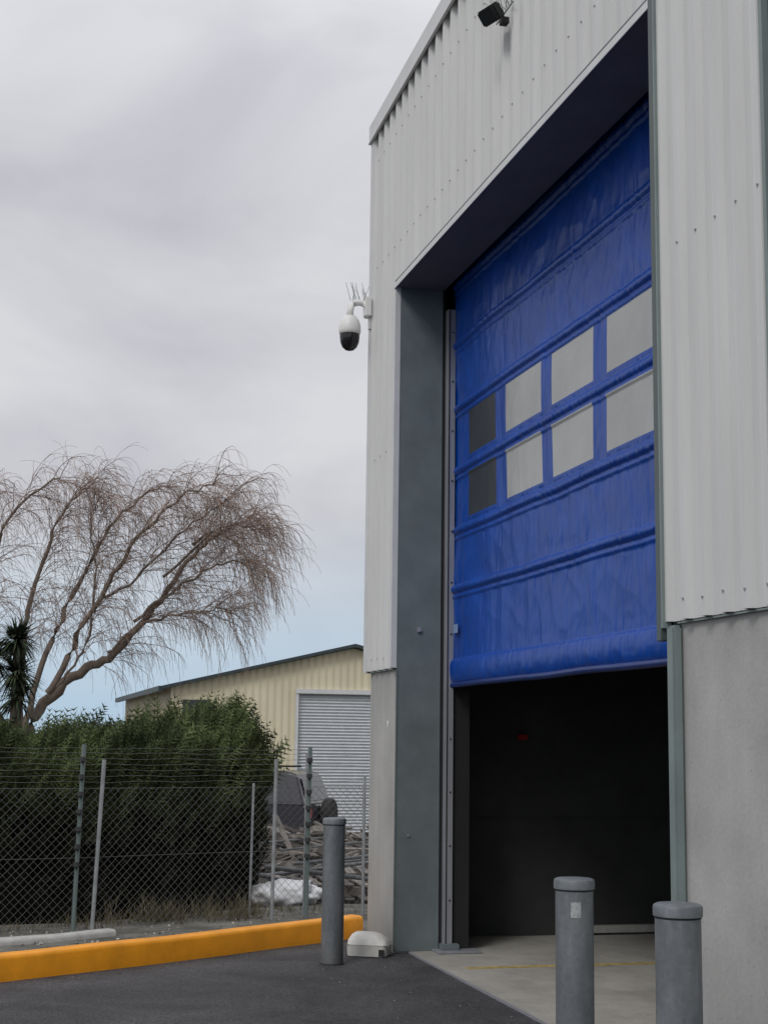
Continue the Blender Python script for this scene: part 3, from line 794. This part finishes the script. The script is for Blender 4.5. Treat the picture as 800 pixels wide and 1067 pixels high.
for v in bm.verts:
    k=1+.3*noise.noise(v.co*2)+.16*noise.noise(v.co*5)
    v.co=Vector((v.co.x*.36*k,v.co.y*.28*k,v.co.z*.15*k))
for f_ in bm.faces:f_.smooth=True
bm.to_mesh(WB); bm.free(); WB.materials.append(M['bag'])
o=bpy.data.objects.new('white_bag',WB); o.location=(-1.0,15.6,gz(-1.0,15.6)+.10); link(o)
# ------------------------------------------------------------ world
wd=bpy.data.worlds.new('World'); sc.world=wd; wd.use_nodes=True
nt=wd.node_tree; N=nt.nodes.new; L=nt.links.new
for n in list(nt.nodes): nt.nodes.remove(n)
out=N('ShaderNodeOutputWorld'); mix=N('ShaderNodeMixShader'); bg1=N('ShaderNodeBackground'); bg2=N('ShaderNodeBackground')
sky=N('ShaderNodeTexSky'); sky.sky_type='NISHITA'; sky.sun_disc=False; sky.sun_elevation=math.radians(42); sky.sun_rotation=math.radians(211); sky.dust_density=3
L(sky.outputs[0],bg1.inputs[0]); bg1.inputs[1].default_value=.08
tc=N('ShaderNodeTexCoord'); mp=N('ShaderNodeMapping'); mp.inputs['Scale'].default_value=(1,1,2.2); mp.inputs['Location'].default_value=(.7,.3,.2); L(tc.outputs['Generated'],mp.inputs['Vector'])
nz=N('ShaderNodeTexNoise'); nz.inputs['Scale'].default_value=3.2; nz.inputs['Detail'].default_value=7; nz.inputs['Roughness'].default_value=.5; nz.inputs['Distortion'].default_value=.4; L(mp.outputs[0],nz.inputs['Vector'])
cr=N('ShaderNodeValToRGB'); cr.color_ramp.elements[0].position=.36; cr.color_ramp.elements[1].position=.60
cr.color_ramp.elements[0].color=(.55,.55,.595,1); cr.color_ramp.elements[1].color=(.72,.72,.745,1); L(nz.outputs['Fac'],cr.inputs[0])
sp=N('ShaderNodeSeparateXYZ'); L(tc.outputs['Generated'],sp.inputs[0])
h=N('ShaderNodeMapRange'); h.inputs[1].default_value=.02; h.inputs[2].default_value=.15; h.inputs[3].default_value=.95; h.inputs[4].default_value=0; L(sp.outputs['Z'],h.inputs[0])
mc=N('ShaderNodeMix'); mc.data_type='RGBA'; mc.inputs[7].default_value=(.47,.63,.78,1); L(h.outputs[0],mc.inputs[0]); L(cr.outputs[0],mc.inputs[6])
g=N('ShaderNodeMapRange'); g.inputs[1].default_value=.35; g.inputs[2].default_value=1; g.inputs[3].default_value=1.0; g.inputs[4].default_value=1.9; L(sp.outputs['Z'],g.inputs[0])
L(mc.outputs[2],bg2.inputs[0]); L(g.outputs[0],bg2.inputs[1])
mix.inputs[0].default_value=.93; L(bg1.outputs[0],mix.inputs[1]); L(bg2.outputs[0],mix.inputs[2]); L(mix.outputs[0],out.inputs[0])
sl=bpy.data.lights.new('sun','SUN'); sl.energy=1.0; sl.angle=math.radians(18); sl.color=(1,.98,.95)
so=bpy.data.objects.new('sun',sl); so.rotation_euler=Vector((-.52,-.86,.9)).to_track_quat('Z','Y').to_euler(); link(so)
# ------------------------------------------------------------ camera
cd=bpy.data.cameras.new('camera'); cd.sensor_fit='HORIZONTAL'; cd.sensor_width=36; cd.lens=36*1540/800; cd.clip_end=8000
co=bpy.data.objects.new('camera',cd); co.location=(0,0,1.65)
co.rotation_euler=(Matrix.Rotation(.0032,3,'Z')@Matrix.Rotation(math.radians(98.75),3,'X')@Matrix.Rotation(.0135,3,'Z')).to_euler(); link(co)
sc.camera=co
sc.view_settings.view_transform='Standard'; sc.view_settings.look='None'; sc.view_settings.exposure=0
